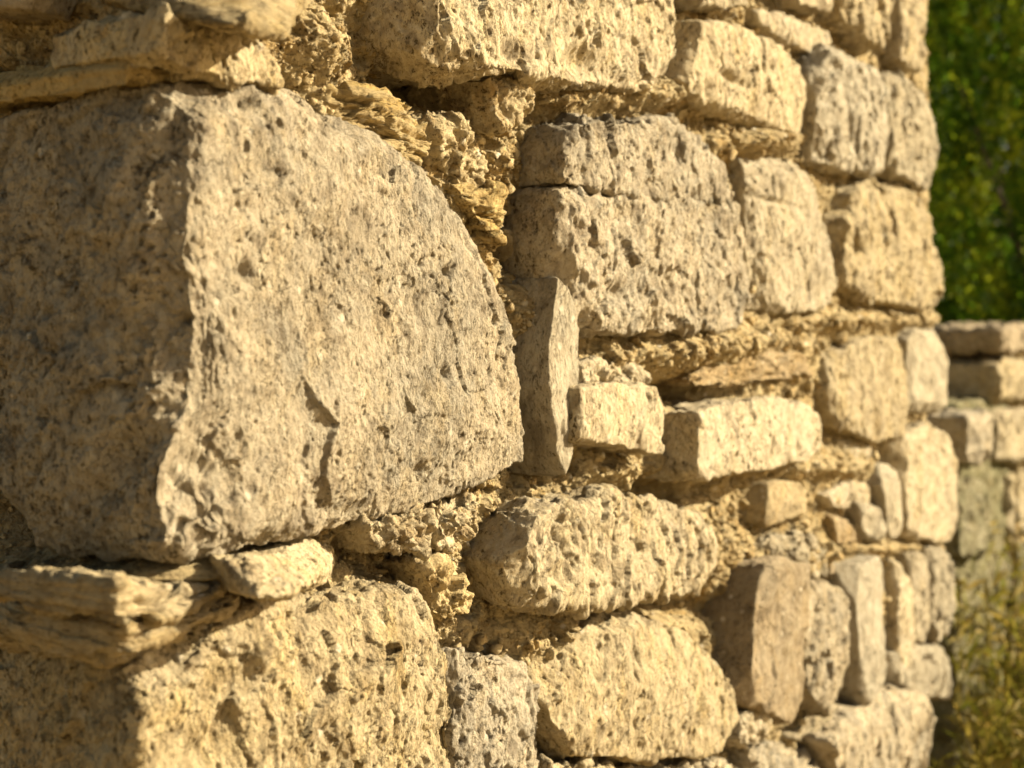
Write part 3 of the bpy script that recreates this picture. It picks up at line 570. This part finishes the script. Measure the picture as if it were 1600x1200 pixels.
blobs = [(1280,500,340,430,.015),(1380,1130,90,60,-.02),(1400,940,90,90,.016),(1230,870,60,30,.02),(700,135,60,28,-.09),(640,120,50,40,-.03),(1050,612,60,18,-.06),(1040,770,60,25,-.08),(1060,945,50,25,-.07),(800,385,20,50,-.05),(815,700,20,60,-.02),
         (1000,560,110,28,.030),(1110,530,120,22,.022),(1330,500,160,14,.026),(960,152,130,26,.040),(1160,225,70,22,.02),(1050,540,120,30,.012),(470,85,35,55,.02),(803,560,12,95,.022),(800,480,18,40,.02),(925,735,45,22,.03),(1150,225,60,25,.022),
         (830,1000,90,40,.022),(770,930,50,60,.01),(620,800,80,25,.006),(750,180,60,20,-.03),(1285,1120,22,35,.02),(1320,980,20,90,.03),(1350,855,100,10,.02),(1240,730,70,14,.024),(1300,720,30,40,.02),
         (1440,830,40,30,.02),(1140,870,40,25,.01),(550,100,50,80,.0),(600,880,40,30,-.02),(5,800,55,75,-.08),(190,892,160,22,.045),(330,972,60,22,.035),(570,50,45,60,-.03),(20,1030,40,20,-.05),(540,850,30,30,-.02),(560,160,60,20,-.01),(1210,300,20,200,.0)]
core('wall_mortar', 'yellow crumbling earthen mortar packed between the stones of the near wall', S0 + .035, SB, .45, 1.0, -CH - .05, blobs, .00100, 1.4, aggregate=32000)

# ------------------------------------------------------------------ the lower, broken wall beyond the opening
G2 = 'stones of the far wall'
def fstone(label, mat, front, w=-.03, extra=(), **k):
    return stone('limestone_block', label, mat, 'pit', w, front, extra, back=.30, shrink=.93, vox=1.7, amp=2.2, group=G2, **k)
fstone('top capping stone of the far low wall, under the bush', 'brown', [(1562,514),(1600,510),(1660,506),(1660,548),(1600,550),(1565,550)])  # brown here puts the shade on the wall top into the colour
fstone('long block with a dark brown end, second from the top of the far low wall', 'cream', [(1563,566),(1600,560),(1650,560),(1650,624),(1565,626)])
fstone('pale grey squarish block at the left edge of the far low wall', 'grey', [(1512,650),(1545,642),(1553,660),(1553,716),(1516,726)], w=-.01)
fstone('warm cream block of the far low wall, right beside the pale grey squarish one', 'cream', [(1562,645),(1600,640),(1670,640),(1670,712),(1564,722)])
fstone('greenish grey upright block low on the left of the far wall', 'dimmed', [(1500,755),(1540,750),(1547,800),(1548,866),(1505,870)], w=-.02)
fstone('far wall block with a sunlit strip, right of the greenish grey upright one', 'cream', [(1578,740),(1610,736),(1670,736),(1670,830),(1580,832)], w=-.04)
fstone('mossy low block of the far wall half hidden by weeds', 'dimmed', [(1556,862),(1600,850),(1680,850),(1680,945),(1560,945)], w=-.05)
fstone('lowest mossy block of the far wall behind the weeds', 'dimmed', [(1500,890),(1545,885),(1550,980),(1505,985)], w=-.04)
SA2 = (onface(1560, 560, -.06) - CAM).dot(U)
b2 = bpy.data.objects
core('wall_mortar', 'dusty mortar and fill of the far low wall beyond the opening', SA2 + .05, SA2 + 4.0, .42, .06, -CH - .05, [], .006, 8, ylo=480, yhi=1300, base=-.075, amp=1.5)
def lowcore():
    sA = (onface(1498, 760, -.05) - CAM).dot(U)
    pts = [fromswz(s, w, z) for s in (sA + .05, SA2 + .3) for w in (-.06, -.4) for z in (-.10, -CH - .05)]
    me, co = remesh_hulls([pts], .012, 2)
    nr = normals(me); co = co + nr * (.016 * perlin(co / .05, 4) + .010 * perlin(co / .02, 5))[:, None]
    setco(me, co); smoothshade(me); me.materials.append(M['dimmed']); o = bpy.data.objects.new('wall_footing', me); COL.objects.link(o)
    tagit(o, 'ragged lower stub of the far wall stepping towards the opening', 'wall')
lowcore()

# ------------------------------------------------------------------ plants and ground
def leafmat(name, c1, c2, c3, trans=.35):
    m = bpy.data.materials.new(name); m.use_nodes = True; t = m.node_tree; t.nodes.clear(); L = t.links
    out = t.nodes.new("ShaderNodeOutputMaterial"); at = t.nodes.new("ShaderNodeAttribute"); at.attribute_name = 'tint'
    cr = t.nodes.new("ShaderNodeValToRGB"); cr.color_ramp.elements[0].color = rgb(*c1); cr.color_ramp.elements[1].color = rgb(*c3)
    e = cr.color_ramp.elements.new(.5); e.color = rgb(*c2); L.new(at.outputs['Fac'], cr.inputs[0])
    b = t.nodes.new("ShaderNodeBsdfPrincipled"); b.inputs['Roughness'].default_value = .6; b.inputs['Specular IOR Level'].default_value = .2; L.new(cr.outputs[0], b.inputs['Base Color'])
    tr = t.nodes.new("ShaderNodeBsdfTranslucent"); L.new(cr.outputs[0], tr.inputs[0])
    mx = t.nodes.new("ShaderNodeMixShader"); mx.inputs[0].default_value = trans
    L.new(b.outputs[0], mx.inputs[1]); L.new(tr.outputs[0], mx.inputs[2]); L.new(mx.outputs[0], out.inputs[0])
    return m
def leaves(name, base, dirs, length, width, mat, parent=None, droop=.25, seed=1, tint=None):
    """base (n,3), dirs (n,3): each leaf a folded blade of two quads"""
    rs = np.random.RandomState(seed); n = len(base)
    length = length * rs.uniform(.6, 1.3, n); width = width * rs.uniform(.7, 1.25, n)
    d = dirs / np.linalg.norm(dirs, axis=1)[:, None]
    r = rs.normal(size=(n, 3)); s = np.cross(d, r); s /= np.linalg.norm(s, axis=1)[:, None]; up = np.cross(s, d)
    L_, Wd = length[:, None], width[:, None]
    mid = base + d * L_ * .5 + up * Wd * .0; tip = base + d * L_ - Z * L_ * droop
    a = mid + s * Wd * .5 + up * Wd * .25; b = mid - s * Wd * .5 + up * Wd * .25
    V = np.stack([base, a, tip, b, mid], 1).reshape(-1, 3)
    k = np.arange(n) * 5
    F = np.concatenate([np.stack([k, k + 1, k + 4], 1), np.stack([k + 1, k + 2, k + 4], 1), np.stack([k + 2, k + 3, k + 4], 1), np.stack([k + 3, k, k + 4], 1)])
    me = bpy.data.meshes.new(name); org = base.mean(0) if parent is None else np.array(parent.location)
    me.vertices.add(len(V)); me.vertices.foreach_set('co', (V - org).astype(np.float32).ravel())
    me.loops.add(F.size); me.loops.foreach_set('vertex_index', F.astype(np.int32).ravel())
    me.polygons.add(len(F)); me.polygons.foreach_set('loop_start', (np.arange(len(F)) * 3).astype(np.int32)); me.update(calc_edges=True)
    t = me.attributes.new('tint', 'FLOAT', 'POINT')
    t.data.foreach_set('value', np.repeat(np.clip(rs.beta(2, 2.2, n) if tint is None else tint + rs.normal(0, .12, n), 0, 1), 5).astype(np.float32)); me.materials.append(mat)
    o = bpy.data.objects.new(name, me); COL.objects.link(o)
    if parent is None: o.location = org
    else: o.parent = parent
    return o
LM = leafmat('bush_leaf', (.03, .075, .004), (.10, .19, .010), (.46, .50, .03), .5)
WM = leafmat('weed_leaf', (.11, .13, .015), (.20, .17, .03), (.42, .30, .08), .5)
BARK = bpy.data.materials.new('bark'); BARK.use_nodes = True; BARK.node_tree.nodes['Principled BSDF'].inputs[0].default_value = rgb(.10, .07, .045); BARK.node_tree.nodes['Principled BSDF'].inputs['Roughness'].default_value = .9

def tube(bm, pts, rad, seg=6):
    prev = None
    for i, (p, r) in enumerate(zip(pts, rad)):
        d = Vector(pts[min(i + 1, len(pts) - 1)]) - Vector(pts[max(i - 1, 0)]); q = d.to_track_quat('Z', 'Y')
        ring = [bm.verts.new(Vector(p) + q @ Vector((math.cos(a) * r, math.sin(a) * r, 0))) for a in [2 * math.pi * k / seg for k in range(seg)]]
        if prev:
            for k in range(seg): bm.faces.new((prev[k], prev[(k + 1) % seg], ring[(k + 1) % seg], ring[k]))
        else: bm.faces.new(ring[::-1])
        prev = ring
    bm.faces.new(prev)
def bush(label, c, rx, ry, h, nclump, perclump, leaf, seed):
    rs = np.random.RandomState(seed)
    root = bpy.data.objects.new('bush', None); root.location = (c[0], c[1], 0); COL.objects.link(root)
    tagit(root, label, 'bush')
    # clumps spread through the crown, denser near the outside
    v = rs.normal(size=(nclump, 3)); v /= np.linalg.norm(v, axis=1)[:, None]; rr = rs.uniform(.25, 1, nclump) ** .45
    lump = 1 + .35 * perlin(v * 2.2 + seed, 3)
    cc = v * (rr * lump)[:, None] * np.array([rx, ry, h * .5]) + np.array([c[0], c[1], h * .53])
    cc = cc[cc[:, 2] > .15]
    n = len(cc) * perclump
    cd_ = (cc - np.array([c[0], c[1], h * .35])); cd_ /= np.linalg.norm(cd_, axis=1)[:, None]; cd_[:, 2] += .8
    cd_ /= np.linalg.norm(cd_, axis=1)[:, None]
    t = rs.uniform(-.5, .5, (len(cc), perclump, 1)); base = cc[:, None, :] + cd_[:, None, :] * t * leaf * 9 + rs.normal(size=(len(cc), perclump, 3)) * leaf * .55
    dr = cd_[:, None, :] * .8 + rs.normal(size=(len(cc), perclump, 3)) * .55
    leaves('foliage', base.reshape(-1, 3), dr.reshape(-1, 3), leaf * 1.9, leaf * .62, LM, root, seed=seed, tint=np.repeat(rs.beta(1.3, 1.3, len(cc)), perclump))
    bm = bmesh.new()
    for k in range(9):
        a = rs.uniform(0, 6.28); e = cc[rs.randint(len(cc))]; b0 = np.array([c[0] + .1 * math.cos(a), c[1] + .1 * math.sin(a), -.05])
        pts = [b0 + (e - b0) * f + rs.normal(size=3) * .04 * (0 < f) for f in (0, .25, .5, .75, 1)]
        tube(bm, pts, [.035, .028, .02, .012, .005])
    me = bpy.data.meshes.new('stem'); bm.to_mesh(me); bm.free(); me.transform(__import__('mathutils').Matrix.Translation((-c[0], -c[1], 0))); me.materials.append(BARK)
    o = bpy.data.objects.new('stem', me); o.parent = root; COL.objects.link(o)
bush('large leafy green bush behind the far low wall on the right', (2.35, 5.6), 1.15, .9, 3.1, 1500, 44, .030, 5)
bush('unseen rounded bush added right of the far low wall to shade its foot', (4.75, 4.9), 1.0, 1.1, 2.1, 500, 30, .045, 6)  # out of view, added to cast shade on the far wall
bush('darker tall bush further back, seen in the gaps of the nearer bush', (3.1, 8.2), 2.0, 1.2, 5.0, 3600, 24, .060, 9)

# weeds at the foot of the walls
rs = np.random.RandomState(11)
def weeds(name, label, n, srange, wrange, hmax, seed):
    rs = np.random.RandomState(seed); B = []; Dd = []
    for k in range(n):
        s = rs.uniform(*srange); w = rs.uniform(*wrange); h = hmax * rs.uniform(.35, 1) 
        p = fromswz(s, w, -CH); lean = rs.normal(size=3) * .18; lean[2] = 1
        m = 34; f = rs.uniform(.1, 1, m)
        q = p + np.outer(f * h, lean) ; B.append(q + rs.normal(size=(m, 3)) * .012); dd = rs.normal(size=(m, 3)) * .8; dd[:, 2] = np.abs(dd[:, 2]) + .5; Dd.append(dd)
    o = leaves(name, np.concatenate(B), np.concatenate(Dd), .085, .009, WM, seed=seed); tagit(o, label, 'weeds', kind='stuff')
weeds('tall_weeds', 'sunlit yellow green weeds growing at the foot of the wall', 520, (2.72, 5.0), (-.02, .55), .86, 3)
weeds('dry_grass', 'dry grass and weeds covering the ground beyond the wall', 900, (2.9, 9), (.3, 3.5), .35, 4)

def ground():
    m = bpy.data.materials.new('dry_earth'); m.use_nodes = True; t = m.node_tree; b = t.nodes['Principled BSDF']
    n = t.nodes.new("ShaderNodeTexNoise"); n.inputs['Scale'].default_value = 6; n.inputs['Detail'].default_value = 9
    n.inputs['Roughness'].default_value = .7
    tc = t.nodes.new("ShaderNodeTexCoord"); t.links.new(tc.outputs['Object'], n.inputs['Vector'])
    cr = t.nodes.new("ShaderNodeValToRGB"); cr.color_ramp.elements[0].position = .35; cr.color_ramp.elements[0].color = rgb(.26, .19, .08)
    cr.color_ramp.elements[1].position = .65; cr.color_ramp.elements[1].color = rgb(.48, .34, .15)
    t.links.new(n.outputs[0], cr.inputs[0]); t.links.new(cr.outputs[0], b.inputs[0]); b.inputs['Roughness'].default_value = .95
    bp = t.nodes.new("ShaderNodeBump"); bp.inputs['Distance'].default_value = .05; t.links.new(n.outputs[0], bp.inputs['Height']); t.links.new(bp.outputs[0], b.inputs['Normal'])
    bm = bmesh.new(); bmesh.ops.create_grid(bm, x_segments=160, y_segments=160, size=120)
    for v in bm.verts:
        r = math.hypot(v.co.x, v.co.y); v.co.z = (.25 * math.sin(v.co.x * .11) * math.cos(v.co.y * .09) * min(1, max(0, (r - 8) / 20)))
    me = bpy.data.meshes.new('ground'); bm.to_mesh(me); bm.free(); me.materials.append(m)
    o = bpy.data.objects.new('ground', me); COL.objects.link(o); o['kind'] = 'structure'
ground()
